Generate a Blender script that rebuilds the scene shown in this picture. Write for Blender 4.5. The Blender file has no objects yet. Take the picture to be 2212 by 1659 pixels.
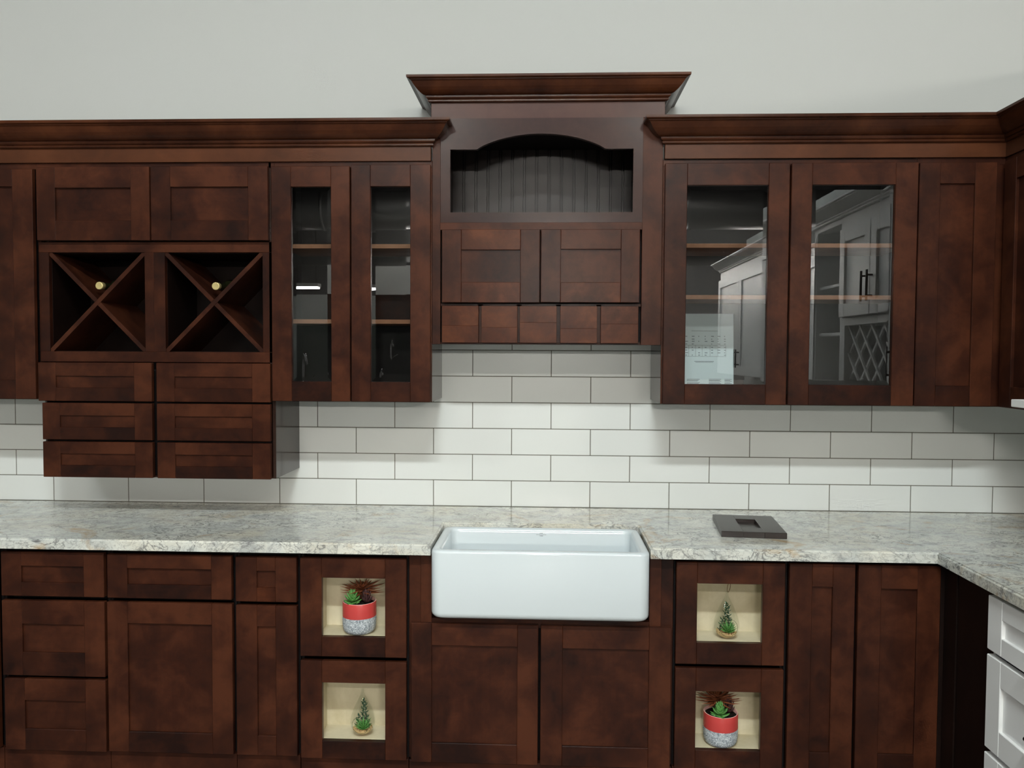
import bpy, bmesh, math, random
from mathutils import Vector, Matrix

random.seed(7)
SC = bpy.context.scene
COL = SC.collection

# ---------------------------------------------------------------- camera
IW, IH = 2212, 1659
FPX = 1741.0
YAW, PITCH, ROLL = 0.0434, 0.03916, 0.00515
cy_, sy_ = math.cos(YAW), math.sin(YAW)
Fw = Vector((-sy_ * math.cos(PITCH), cy_ * math.cos(PITCH), -math.sin(PITCH)))
Rt = Vector((cy_, sy_, 0.0))
Up = Rt.cross(Fw)
R2 = Rt * math.cos(ROLL) + Up * math.sin(ROLL)
U2 = -Rt * math.sin(ROLL) + Up * math.cos(ROLL)
cam_data = bpy.data.cameras.new('camera')
cam_data.sensor_fit = 'HORIZONTAL'
cam_data.sensor_width = 36.0
cam_data.lens = FPX / IW * 36.0
cam_data.clip_start = 0.05
cam = bpy.data.objects.new('camera', cam_data)
COL.objects.link(cam)
M = Matrix((R2, U2, -Fw)).transposed().to_4x4()
M.translation = Vector((1.9507, -3.1752, 1.5263))
cam.matrix_world = M
SC.camera = cam

# ---------------------------------------------------------------- world, exposure
SC.view_settings.view_transform = 'Standard'
SC.view_settings.look = 'None'
SC.view_settings.gamma = 1.0
SC.view_settings.use_curve_mapping = False
SC.view_settings.exposure = 1.85
world = bpy.data.worlds.new('showroom_air')
SC.world = world
world.use_nodes = True
bg = world.node_tree.nodes['Background']
bg.inputs[0].default_value = (0.80, 0.90, 0.92, 1)
bg.inputs[1].default_value = 0.17

# lamp rows: (centre x, centre y, z, half length along x, depth of the diffuser, emission strength)
LAMPS = [(1.93, -4.0, 4.55, 0.62, 0.0055, 74.0),
         (-1.75, -4.0, 4.55, 0.62, 0.0055, 24.0),
         (5.6, -4.0, 4.55, 0.62, 0.0055, 27.0),
         (0.1, -8.2, 4.7, 0.62, 0.0055, 60.0),
         (3.8, -8.2, 4.7, 0.62, 0.0055, 66.0),
         (0.30, -12.6, 2.95, 0.60, 0.12, 95.0),  # this lamp and the next two are unseen fill, added to reach under cabinets
         (1.95, -12.6, 2.95, 0.70, 0.12, 95.0),
         (6.3, -12.6, 2.95, 0.75, 0.12, 95.0),
         (-2.62, -12.6, 2.72, 0.22, 0.03, 25.0)]


# ---------------------------------------------------------------- materials
def new_mat(name):
    m = bpy.data.materials.new(name)
    m.use_nodes = True
    nt = m.node_tree
    return m, nt, nt.nodes['Principled BSDF']


def plain(name, col, rough=0.5, spec=0.5, metal=0.0, bump=0.0, bscale=60.0, var=0.0, vscale=4.0):
    m, nt, b = new_mat(name)
    b.inputs['Base Color'].default_value = (*col, 1)
    b.inputs['Roughness'].default_value = rough
    b.inputs['Specular IOR Level'].default_value = spec
    b.inputs['Metallic'].default_value = metal
    geo = nt.nodes.new('ShaderNodeNewGeometry')
    if var > 0:
        n = nt.nodes.new('ShaderNodeTexNoise')
        n.inputs['Scale'].default_value = vscale
        n.inputs['Detail'].default_value = 4
        nt.links.new(geo.outputs['Position'], n.inputs['Vector'])
        mx = nt.nodes.new('ShaderNodeMix')
        mx.data_type = 'RGBA'
        mx.inputs[6].default_value = (*[c * (1 - var) for c in col], 1)
        mx.inputs[7].default_value = (*[min(1, c * (1 + var)) for c in col], 1)
        nt.links.new(n.outputs['Fac'], mx.inputs[0])
        nt.links.new(mx.outputs[2], b.inputs['Base Color'])
    if bump > 0:
        n2 = nt.nodes.new('ShaderNodeTexNoise')
        n2.inputs['Scale'].default_value = bscale
        n2.inputs['Detail'].default_value = 3
        nt.links.new(geo.outputs['Position'], n2.inputs['Vector'])
        bp = nt.nodes.new('ShaderNodeBump')
        bp.inputs['Strength'].default_value = bump
        bp.inputs['Distance'].default_value = 0.002
        nt.links.new(n2.outputs['Fac'], bp.inputs['Height'])
        nt.links.new(bp.outputs['Normal'], b.inputs['Normal'])
    return m


def wood(name, dark, mid, light, rough=0.3, mottle=5.0, spec=0.16, tone=0.45):
    """stained maple: cloudy stain, fine grain along each board, each board its own tone"""
    m, nt, b = new_mat(name)
    N, L = nt.nodes.new, nt.links.new
    geo = N('ShaderNodeNewGeometry')
    off = N('ShaderNodeVectorMath'); off.operation = 'SCALE'
    comb = N('ShaderNodeCombineXYZ')
    for i in range(3):
        L(geo.outputs['Random Per Island'], comb.inputs[i])
    L(comb.outputs[0], off.inputs[0]); off.inputs['Scale'].default_value = 23.0
    add = N('ShaderNodeVectorMath'); add.operation = 'ADD'
    L(geo.outputs['Position'], add.inputs[0]); L(off.outputs[0], add.inputs[1])
    n1 = N('ShaderNodeTexNoise'); n1.inputs['Scale'].default_value = mottle
    n1.inputs['Detail'].default_value = 5; n1.inputs['Roughness'].default_value = 0.58
    n1.inputs['Distortion'].default_value = 0.4
    L(add.outputs[0], n1.inputs['Vector'])
    at = N('ShaderNodeAttribute'); at.attribute_name = 'horiz'
    sc = N('ShaderNodeMix'); sc.data_type = 'VECTOR'
    sc.inputs[4].default_value = (55, 55, 4)
    sc.inputs[5].default_value = (4, 4, 55)
    L(at.outputs['Fac'], sc.inputs[0])
    mul = N('ShaderNodeVectorMath'); mul.operation = 'MULTIPLY'
    L(add.outputs[0], mul.inputs[0]); L(sc.outputs[1], mul.inputs[1])
    n2 = N('ShaderNodeTexNoise'); n2.inputs['Scale'].default_value = 1.0
    n2.inputs['Detail'].default_value = 4; n2.inputs['Roughness'].default_value = 0.6
    n2.inputs['Distortion'].default_value = 0.6
    L(mul.outputs[0], n2.inputs['Vector'])
    # stretch the cloudy noise to a usable range
    mr = N('ShaderNodeMapRange'); mr.inputs[1].default_value = 0.28; mr.inputs[2].default_value = 0.72
    L(n1.outputs['Fac'], mr.inputs[0])
    a1 = N('ShaderNodeMath'); a1.operation = 'MULTIPLY_ADD'
    L(geo.outputs['Random Per Island'], a1.inputs[0]); a1.inputs[1].default_value = tone
    a1.inputs[2].default_value = -tone * 0.5
    a2 = N('ShaderNodeMath'); a2.operation = 'MULTIPLY_ADD'
    L(n2.outputs['Fac'], a2.inputs[0]); a2.inputs[1].default_value = 0.3; a2.inputs[2].default_value = -0.15
    s1 = N('ShaderNodeMath'); s1.operation = 'ADD'
    L(mr.outputs[0], s1.inputs[0]); L(a1.outputs[0], s1.inputs[1])
    s2 = N('ShaderNodeMath'); s2.operation = 'ADD'; s2.use_clamp = True
    n3 = N('ShaderNodeTexNoise'); n3.inputs['Scale'].default_value = mottle * 4.0
    n3.inputs['Detail'].default_value = 5; n3.inputs['Roughness'].default_value = 0.65; n3.inputs['Distortion'].default_value = 0.8
    L(add.outputs[0], n3.inputs['Vector'])
    a3 = N('ShaderNodeMath'); a3.operation = 'MULTIPLY_ADD'
    L(n3.outputs['Fac'], a3.inputs[0]); a3.inputs[1].default_value = 0.9; a3.inputs[2].default_value = -0.45
    s3 = N('ShaderNodeMath'); s3.operation = 'ADD'
    L(s1.outputs[0], s3.inputs[0]); L(a3.outputs[0], s3.inputs[1])
    L(s3.outputs[0], s2.inputs[0]); L(a2.outputs[0], s2.inputs[1])
    rp = N('ShaderNodeValToRGB')
    rp.color_ramp.elements[0].color = (*dark, 1)
    rp.color_ramp.elements[1].color = (*light, 1)
    e = rp.color_ramp.elements.new(0.5); e.color = (*mid, 1)
    L(s2.outputs[0], rp.inputs['Fac'])
    L(rp.outputs['Color'], b.inputs['Base Color'])
    b.inputs['Roughness'].default_value = rough
    b.inputs['Specular IOR Level'].default_value = spec
    bp = N('ShaderNodeBump'); bp.inputs['Strength'].default_value = 0.06; bp.inputs['Distance'].default_value = 0.001
    L(n2.outputs['Fac'], bp.inputs['Height']); L(bp.outputs['Normal'], b.inputs['Normal'])
    return m


def granite(name):
    m, nt, b = new_mat(name)
    N, L = nt.nodes.new, nt.links.new
    geo = N('ShaderNodeNewGeometry')
    mp = N('ShaderNodeMapping'); mp.inputs['Scale'].default_value = (0.75, 1.0, 1.0)
    mp.inputs['Rotation'].default_value = (0, 0, 0.12)
    L(geo.outputs['Position'], mp.inputs['Vector'])

    def noise(s, d, dist, src=None):
        n = N('ShaderNodeTexNoise'); n.inputs['Scale'].default_value = s
        n.inputs['Detail'].default_value = d; n.inputs['Distortion'].default_value = dist
        n.inputs['Roughness'].default_value = 0.6
        L((src or mp).outputs[0], n.inputs['Vector'])
        return n

    def vein(n, w):
        # thin dark line where the noise crosses its mid value
        s = N('ShaderNodeMath'); s.operation = 'SUBTRACT'; L(n.outputs['Fac'], s.inputs[0]); s.inputs[1].default_value = 0.5
        a = N('ShaderNodeMath'); a.operation = 'ABSOLUTE'; L(s.outputs[0], a.inputs[0])
        r = N('ShaderNodeMapRange'); r.inputs[1].default_value = 0.0; r.inputs[2].default_value = w
        r.inputs[3].default_value = 1.0; r.inputs[4].default_value = 0.0
        L(a.outputs[0], r.inputs[0])
        return r

    def mul(a, c):
        x = N('ShaderNodeMath'); x.operation = 'MULTIPLY'; L(a.outputs[0], x.inputs[0])
        if isinstance(c, float): x.inputs[1].default_value = c
        else: L(c.outputs[0], x.inputs[1])
        return x

    def mix(fac, c1, c2):
        x = N('ShaderNodeMix'); x.data_type = 'RGBA'
        L(fac.outputs[0], x.inputs[0])
        if isinstance(c1, tuple): x.inputs[6].default_value = (*c1, 1)
        else: L(c1.outputs[2], x.inputs[6])
        x.inputs[7].default_value = (*c2, 1)
        return x

    def ramp(n, lo, hi):
        r = N('ShaderNodeMapRange'); r.inputs[1].default_value = lo; r.inputs[2].default_value = hi
        L(n.outputs['Fac'], r.inputs[0])
        return r
    c = mix(ramp(noise(9, 4, 0.5), 0.35, 0.65), (0.55, 0.57, 0.54), (0.74, 0.735, 0.66))
    c = mix(mul(ramp(noise(3.0, 4, 0.8), 0.46, 0.64), 0.6), c, (0.60, 0.54, 0.41))
    c = mix(mul(ramp(noise(24, 4, 0.6), 0.52, 0.66), 0.5), c, (0.27, 0.28, 0.29))
    patch = ramp(noise(6, 3, 0.3), 0.38, 0.55)
    c = mix(mul(mul(vein(noise(13, 6, 1.8), 0.03), patch), 0.8), c, (0.055, 0.055, 0.06))
    c = mix(mul(vein(noise(34, 5, 1.6), 0.03), 0.5), c, (0.13, 0.12, 0.115))
    c = mix(mul(ramp(noise(5.0, 6, 1.6), 0.58, 0.72), 0.7), c, (0.44, 0.27, 0.10))
    L(c.outputs[2], b.inputs['Base Color'])
    b.inputs['Roughness'].default_value = 0.10
    b.inputs['Specular IOR Level'].default_value = 0.5
    return m


def clear_glass(name, ior=1.5, tint=(0.93, 0.97, 0.97), k=1.0):
    """thin clear sheet: what lies behind shows through, the room mirrors by Fresnel"""
    m = bpy.data.materials.new(name); m.use_nodes = True
    nt = m.node_tree; nt.nodes.clear()
    N, L = nt.nodes.new, nt.links.new
    out = N('ShaderNodeOutputMaterial')
    tr = N('ShaderNodeBsdfTransparent'); tr.inputs[0].default_value = (*tint, 1)
    gl = N('ShaderNodeBsdfGlossy'); gl.inputs['Roughness'].default_value = 0.0
    gl.inputs[0].default_value = (1, 1, 1, 1)
    lw = N('ShaderNodeFresnel'); lw.inputs['IOR'].default_value = ior
    geo = N('ShaderNodeNewGeometry')     # a sheet's rear face adds nothing: one face carries the whole reflection
    inv = N('ShaderNodeMath'); inv.operation = 'SUBTRACT'; inv.inputs[0].default_value = k
    sc = N('ShaderNodeMath'); sc.operation = 'MULTIPLY'; sc.inputs[1].default_value = k
    L(geo.outputs['Backfacing'], sc.inputs[0]); L(sc.outputs[0], inv.inputs[1])
    mm = N('ShaderNodeMath'); mm.operation = 'MULTIPLY'
    L(lw.outputs[0], mm.inputs[0]); L(inv.outputs[0], mm.inputs[1])
    mx = N('ShaderNodeMixShader')
    L(mm.outputs[0], mx.inputs[0])
    L(tr.outputs[0], mx.inputs[1]); L(gl.outputs[0], mx.inputs[2])
    L(mx.outputs[0], out.inputs[0])
    return m


def emitter(name, col, s):
    m = bpy.data.materials.new(name); m.use_nodes = True
    nt = m.node_tree; nt.nodes.clear()
    out = nt.nodes.new('ShaderNodeOutputMaterial')
    e = nt.nodes.new('ShaderNodeEmission')
    e.inputs[0].default_value = (*col, 1); e.inputs[1].default_value = s
    nt.links.new(e.outputs[0], out.inputs[0])
    return m


def speckle(name):
    m, nt, b = new_mat(name)
    N, L = nt.nodes.new, nt.links.new
    tc = N('ShaderNodeTexCoord')
    v = N('ShaderNodeTexVoronoi'); v.inputs['Scale'].default_value = 170
    n = N('ShaderNodeTexNoise'); n.inputs['Scale'].default_value = 190; n.inputs['Distortion'].default_value = 1.5
    L(tc.outputs['Object'], n.inputs['Vector']); L(tc.outputs['Object'], v.inputs['Vector'])
    r = N('ShaderNodeValToRGB')
    r.color_ramp.elements[0].position = 0.40; r.color_ramp.elements[0].color = (0.17, 0.20, 0.23, 1)
    r.color_ramp.elements[1].position = 0.60; r.color_ramp.elements[1].color = (0.62, 0.66, 0.68, 1)
    L(n.outputs['Fac'], r.inputs[0]); L(r.outputs[0], b.inputs['Base Color'])
    bp = N('ShaderNodeBump'); bp.inputs['Strength'].default_value = 0.6; bp.inputs['Distance'].default_value = 0.002
    L(n.outputs['Fac'], bp.inputs['Height']); L(bp.outputs[0], b.inputs['Normal'])
    b.inputs['Roughness'].default_value = 0.6
    return m


WOOD = wood('cherry_stained_maple', (0.015, 0.0056, 0.0041), (0.036, 0.0108, 0.0058), (0.071, 0.0215, 0.0100), tone=0.5)
WOOD_BRIGHT = wood('cherry_stained_maple_orange', (0.030, 0.0085, 0.0042), (0.066, 0.0185, 0.0080), (0.110, 0.034, 0.0135), tone=0.35, mottle=7)
WOOD_FRIEZE = wood('cherry_frieze_board', (0.052, 0.0185, 0.009), (0.076, 0.026, 0.0115), (0.100, 0.034, 0.0145), tone=0.1, mottle=3)
WOOD_SIDE = wood('cherry_varnished_side', (0.018, 0.009, 0.007), (0.025, 0.012, 0.0085), (0.034, 0.016, 0.011), rough=0.12, tone=0.1, spec=0.5)
WOOD_CROWN = wood('cherry_crown', (0.026, 0.0085, 0.0045), (0.048, 0.0150, 0.0066), (0.082, 0.026, 0.0105), rough=0.24, mottle=3.5, tone=0.15)
WOOD_IN = wood('interior_shaded_brown', (0.0055, 0.0028, 0.0022), (0.0085, 0.004, 0.003), (0.012, 0.0055, 0.004), rough=0.45, tone=0.1)  # wood darkened so the insides look unlit, shade put into the colour
WOOD_PANEL = wood('cherry_smooth_panel', (0.022, 0.0098, 0.0088), (0.031, 0.013, 0.0105), (0.042, 0.017, 0.0125), rough=0.22, mottle=3, tone=0.2, spec=0.26)
WOOD_SAMPLE = wood('espresso_sample_door', (0.010, 0.0055, 0.005), (0.013, 0.007, 0.006), (0.017, 0.009, 0.0075), rough=0.32, tone=0.15, spec=0.4)
WOOD_TOPBOARD = wood('cherry_top_board', (0.042, 0.0165, 0.0125), (0.056, 0.021, 0.0150), (0.072, 0.027, 0.018), rough=0.25, mottle=3, tone=0.1, spec=0.25)
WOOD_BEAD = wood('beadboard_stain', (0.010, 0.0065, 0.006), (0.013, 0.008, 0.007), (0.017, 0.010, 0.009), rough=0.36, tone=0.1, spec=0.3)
SHELF_EDGE = wood('shelf_edge_maple', (0.17, 0.072, 0.040), (0.24, 0.105, 0.06), (0.30, 0.14, 0.085), rough=0.7, spec=0.1, tone=0.2)
BIRCH = wood('pale_birch_plywood', (0.50, 0.435, 0.285), (0.60, 0.535, 0.375), (0.68, 0.615, 0.45), rough=0.5, mottle=4, tone=0.1)
GAP_SHADE = plain('carcass_gap_shade', (0.006, 0.004, 0.004), 0.6, 0.2)  # near black so the gaps between fronts carry shade in the carcass colour
GRANITE = granite('pale_granite')
TILE = plain('white_glazed_tile', (0.72, 0.735, 0.71), 0.24, 0.5, bump=0.03, bscale=25)
GROUT = plain('brown_grey_grout', (0.16, 0.15, 0.125), 0.9, 0.1)
PAINT = plain('grey_white_wall_paint', (0.495, 0.507, 0.490), 0.85, 0.2, bump=0.05, bscale=220)
SINKW = plain('white_fireclay', (0.64, 0.695, 0.715), 0.10, 0.5)
WHITEP = plain('white_cabinet_paint', (0.84, 0.835, 0.82), 0.35, 0.4)
DARKMETAL = plain('dark_bronze_metal', (0.05, 0.045, 0.04), 0.35, 0.5, metal=1.0)
CHROME = plain('chrome', (0.8, 0.8, 0.82), 0.08, 0.5, metal=1.0)
CEIL = plain('black_painted_ceiling', (0.012, 0.012, 0.013), 0.9, 0.1)
DUCT = plain('galvanised_duct', (0.20, 0.20, 0.20), 0.4, 0.5, metal=0.6)
FLOOR = plain('grey_concrete_floor', (0.17, 0.165, 0.155), 0.5, 0.3, var=0.12, vscale=2)
BLACKBOARD = plain('black_display_laminate', (0.01, 0.01, 0.011), 0.35, 0.4)
SAGE = plain('grey_green_display_laminate', (0.10, 0.11, 0.10), 0.5, 0.3)
GLASS = clear_glass('cabinet_glass', 2.05)
TERRA_GLASS = clear_glass('thin_blown_glass', 1.5, (0.93, 0.945, 0.93), 1.0)
BOTTLE = plain('dark_green_bottle_glass', (0.012, 0.013, 0.005), 0.05, 0.8)
CAPSULE = plain('gold_foil', (0.62, 0.50, 0.22), 0.35, 0.5, metal=0.35)
PAPER = plain('white_paper', (0.72, 0.75, 0.76), 0.8, 0.2)
INK = plain('grey_ink', (0.10, 0.11, 0.12), 0.8, 0.1)
RED = plain('coral_red_glaze', (0.52, 0.055, 0.05), 0.25, 0.5)
RIM = plain('pale_pink_rim_glaze', (0.80, 0.45, 0.40), 0.3, 0.5)
SPECK = speckle('blue_grey_speckled_stoneware')
SOIL = plain('dark_soil', (0.012, 0.009, 0.007), 0.95, 0.1, bump=1.0, bscale=400)
GREEN = plain('green_succulent_leaf', (0.085, 0.24, 0.055), 0.4, 0.4, var=0.45, vscale=60)
DKGREEN = plain('dark_green_leaf', (0.03, 0.075, 0.035), 0.5, 0.3, var=0.4, vscale=60)
PLUM = plain('dark_plum_succulent_leaf', (0.055, 0.022, 0.022), 0.5, 0.3, var=0.35, vscale=80)
RUST = plain('rust_brown_spiky_leaf', (0.21, 0.062, 0.025), 0.5, 0.3, var=0.3, vscale=50)
PEBBLE = plain('tan_gravel', (0.50, 0.34, 0.16), 0.7, 0.3, var=0.5, vscale=150)
TWINE = plain('brown_twine', (0.16, 0.09, 0.04), 0.8, 0.1)
LAMPGLOW = [emitter('lamp_diffuser_glow_%d' % i, (0.92, 1.0, 1.0) if i in (0, 1) else (1.0, 0.96, 0.88), l[5]) for i, l in enumerate(LAMPS)]
LAMPBODY = plain('white_lamp_housing', (0.5, 0.5, 0.5), 0.5)


# ---------------------------------------------------------------- mesh helpers
def back_run(yf):            # u along x, v into the cabinet
    return lambda u, v, z: (u, yf + v, z)


def right_run(xf):           # cabinets on the right-hand leg, facing -x; u = -y
    return lambda u, v, z: (xf + v, -u, z)


IDENT = lambda x, y, z: (x, y, z)


class MB:
    """collects shapes for ONE mesh object"""
    def __init__(s):
        s.v, s.f, s.h, s.m, s.sm = [], [], [], [], []

    def add_bm(s, bm, T=IDENT, h=0.0, m=0, smooth=False):
        o = len(s.v)
        bm.verts.ensure_lookup_table()
        bm.verts.index_update()
        for q in bm.verts:
            s.v.append(T(*q.co))
        for f in bm.faces:
            s.f.append([o + q.index for q in f.verts]); s.h.append(h); s.m.append(m); s.sm.append(smooth)
        bm.free()

    def raw(s, verts, faces, h=0.0, m=0, smooth=False, T=IDENT):
        o = len(s.v)
        s.v += [T(*q) for q in verts]
        for f in faces:
            s.f.append([o + i for i in f]); s.h.append(h); s.m.append(m); s.sm.append(smooth)

    def box(s, x0, x1, y0, y1, z0, z1, bev=0.0012, h=0.0, m=0, T=IDENT):
        bm = bmesh.new()
        vs = [bm.verts.new((x, y, z)) for z in (z0, z1) for y in (y0, y1) for x in (x0, x1)]
        for q in ((0, 2, 3, 1), (4, 5, 7, 6), (0, 1, 5, 4), (2, 6, 7, 3), (0, 4, 6, 2), (1, 3, 7, 5)):
            bm.faces.new([vs[i] for i in q])
        if bev > 0:
            bev = min(bev, 0.3 * min(abs(x1 - x0), abs(y1 - y0), abs(z1 - z0)))
            bmesh.ops.bevel(bm, geom=bm.edges[:], offset=bev, segments=1, affect='EDGES')
        s.add_bm(bm, T, h, m)
        return s

    def lathe(s, prof, n=32, T=IDENT, m=0, smooth=True, cap=True):
        V, F = [], []
        for r, z in prof:
            for i in range(n):
                a = 2 * math.pi * i / n
                V.append((r * math.cos(a), r * math.sin(a), z))
        for k in range(len(prof) - 1):
            for i in range(n):
                j = (i + 1) % n
                F.append((k * n + i, k * n + j, (k + 1) * n + j, (k + 1) * n + i))
        if cap:
            F.append(tuple(range(n - 1, -1, -1)))
            F.append(tuple((len(prof) - 1) * n + i for i in range(n)))
        s.raw(V, F, 0, m, smooth, T)
        return s

    def tube(s, pts, r, n=8, m=0, closed=False, T=IDENT):
        pts = [Vector(p) for p in pts]
        V, F = [], []
        K = len(pts)
        for k, p in enumerate(pts):
            if closed:
                t = pts[(k + 1) % K] - pts[k - 1]
            else:
                t = pts[min(k + 1, K - 1)] - pts[max(k - 1, 0)]
            t.normalize()
            a = Vector((0, 0, 1)) if abs(t.z) < 0.9 else Vector((1, 0, 0))
            e1 = t.cross(a).normalized(); e2 = t.cross(e1)
            rr = r[k] if isinstance(r, (list, tuple)) else r
            for i in range(n):
                w = 2 * math.pi * i / n
                V.append(tuple(p + (e1 * math.cos(w) + e2 * math.sin(w)) * rr))
        for k in range(K if closed else K - 1):
            for i in range(n):
                j = (i + 1) % n; k2 = (k + 1) % K
                F.append((k * n + i, k * n + j, k2 * n + j, k2 * n + i))
        if not closed:
            F.append(tuple(range(n - 1, -1, -1))); F.append(tuple((K - 1) * n + i for i in range(n)))
        s.raw(V, F, 0, m, True, T)
        return s

    def sweep(s, path, prof, h=1.0, m=0, T=IDENT):
        """profile (out, z) swept along a mitred path in plan; 'out' is to the right of travel"""
        n = len(path); V, F = [], []
        P = [Vector((p[0], p[1])) for p in path]
        for i in range(n):
            d0 = (P[i] - P[i - 1]).normalized() if i > 0 else None
            d1 = (P[i + 1] - P[i]).normalized() if i < n - 1 else None
            nr = lambda d: Vector((d.y, -d.x))
            if d0 is None: o = nr(d1)
            elif d1 is None: o = nr(d0)
            else:
                o = nr(d0) + nr(d1); o = o / max(1e-6, o.dot(nr(d0)))
            for a, z in prof:
                V.append((P[i].x + o.x * a, P[i].y + o.y * a, z))
        k = len(prof)
        for i in range(n - 1):
            for j in range(k):
                j2 = (j + 1) % k
                F.append((i * k + j, i * k + j2, (i + 1) * k + j2, (i + 1) * k + j))
        F.append(tuple(range(k))); F.append(tuple((n - 1) * k + j for j in range(k - 1, -1, -1)))
        s.raw(V, F, h, m, False, T)
        return s

    def build(s, name, mats, parent=None, label=None, fixn=True, bevel=0):
        me = bpy.data.meshes.new(name)
        org = Vector((0, 0, 0)); p = parent
        while p is not None:
            org += p.location; p = p.parent
        me.from_pydata([tuple(Vector(q) - org) for q in s.v], [], s.f)
        if not isinstance(mats, (list, tuple)): mats = [mats]
        for mt in mats: me.materials.append(mt)
        me.polygons.foreach_set('material_index', s.m)
        me.polygons.foreach_set('use_smooth', s.sm)
        if fixn:
            bm = bmesh.new(); bm.from_mesh(me)
            bmesh.ops.recalc_face_normals(bm, faces=bm.faces[:])
            bm.to_mesh(me); bm.free()
        at = me.attributes.new('horiz', 'FLOAT', 'FACE')
        at.data.foreach_set('value', s.h)
        me.update()
        o = bpy.data.objects.new(name, me)
        COL.objects.link(o)
        if parent is not None: o.parent = parent
        if label: o['label'] = label
        return o


def thing(name, label, cat, loc=(0, 0, 0), group=None):
    o = bpy.data.objects.new(name, None)
    o.empty_display_size = 0.1
    COL.objects.link(o)
    o.location = loc
    o['label'] = label; o['category'] = cat
    if group: o['group'] = group
    return o


def tag(o, label, cat, group=None, kind=None):
    if label: o['label'] = label
    if cat: o['category'] = cat
    if group: o['group'] = group
    if kind: o['kind'] = kind
    return o


def struct(o):
    o['kind'] = 'structure'
    return o


def copy_tree(o, parent=None):
    c = o.copy(); COL.objects.link(c)
    if parent is not None: c.parent = parent
    for ch in list(o.children):
        copy_tree(ch, c)
    return c


def shaker(T, x0, x1, z0, z1, sw, rt, rb, parent, name='door', mat=WOOD, thick=0.020, panel=True,
           rec=0.010, glass=False, sl=None, pmat=None, label=None, pname='panel', rtm=None, rbm=None):
    """frame-and-panel front: two stiles full height, two rails between, recessed panel as a child"""
    sl = sw if sl is None else sl
    f = MB()
    f.box(x0, x0 + sl, 0, thick, z0, z1, 0.0016, 0.0, T=T)
    f.box(x1 - sw, x1, 0, thick, z0, z1, 0.0016, 0.0, T=T)
    f.box(x0 + sl, x1 - sw, 0.0003, thick, z1 - rt, z1, 0.0013, 1.0, m=1, T=T)
    f.box(x0 + sl, x1 - sw, 0.0003, thick, z0, z0 + rb, 0.0013, 1.0, m=2, T=T)
    fr = f.build(name, [mat, rtm or mat, rbm or mat], parent, label)
    a, b, c, d = x0 + sl, x1 - sw, z0 + rb, z1 - rt
    if panel:
        p = MB()
        p.box(a - 0.004, b + 0.004, rec, thick - 0.003, c - 0.004, d + 0.004, 0.0, 1.0 if (b - a) > (d - c) else 0.0, T=T)
        p.build(pname, pmat or mat, fr)
    if glass:
        g = MB(); e = 0.016
        o4 = [(a - .002, c - .002), (b + .002, c - .002), (b + .002, d + .002), (a - .002, d + .002)]
        i4 = [(a + e, c + e), (b - e, c + e), (b - e, d - e), (a + e, d - e)]
        V = [(x, 0.0105, z) for x, z in o4] + [(x, 0.0097, z) for x, z in i4] + [(x, 0.0135, z) for x, z in o4]
        F = [(0, 1, 5, 4), (1, 2, 6, 5), (2, 3, 7, 6), (3, 0, 4, 7), (4, 5, 6, 7),
             (8, 11, 10, 9), (0, 8, 9, 1), (1, 9, 10, 2), (2, 10, 11, 3), (3, 11, 8, 0)]
        g.raw(V, F, T=T)
        g.build('glass_pane', GLASS, fr, 'clear bevelled glass')
    return fr


# ---------------------------------------------------------------- room shell
ZC = 0.914
o = MB().box(-6, 10, 0.008, 0.12, 0, 5.2, 0).build('wall_back', PAINT); struct(o)
o = MB().box(-6.1, -6, -16, 0.12, 0, 5.2, 0).build('wall_left', PAINT); struct(o)
o = MB().box(3.86, 3.96, -5.3, 0.008, 0, 2.62, 0).build('wall_right', PAINT); struct(o)
o = MB().box(10, 10.1, -16, 0.12, 0, 5.2, 0).build('wall_far_right', PAINT); struct(o)
o = MB().box(-6.1, 10.1, -16.1, -16, 0, 5.2, 0).build('wall_rear', plain('dark_rear_paint', (0.10, 0.10, 0.10), 0.9)); struct(o)
o = MB().box(-4.2, 1.6, -9.1, -9.0, 0, 2.35, 0).build('wall_divider', PAINT); struct(o)
o = MB().box(-0.95, 1.6, -9.1, -9.0, 2.35, 2.76, 0).build('wall_divider_top', PAINT); struct(o)
o = MB().box(-6.1, 10.1, -16.1, 0.12, -0.1, 0, 0).build('floor', FLOOR); struct(o)
o = MB().box(-6.1, 10.1, -16.1, 0.12, 5.2, 5.3, 0).build('ceiling', CEIL); struct(o)

# tiles
TP, RP, X0T = 0.3105, 0.1035, -0.0507
tb = MB()
gx0, gx1 = -0.62, 3.858
tb.box(gx0, gx1, 0.0012, 0.0075, ZC - 0.004, ZC + 7 * RP, 0, m=1)
for r in range(7):
    z0 = ZC + r * RP; z1 = z0 + RP
    off = X0T + (TP / 2 if r % 2 else 0)
    k = math.floor((gx0 - off) / TP)
    while off + k * TP < gx1:
        a, b = max(gx0, off + k * TP), min(gx1, off + (k + 1) * TP)
        if b - a > 0.01:
            tb.box(a + 0.0015, b - 0.0015, 0.0, 0.007, z0 + 0.0015, z1 - 0.0015, 0.001, m=0)
        k += 1
tag(tb.build('tile_backsplash', [TILE, GROUT]), 'white subway tile backsplash in running bond between counter and wall cabinets', 'backsplash')

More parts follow.
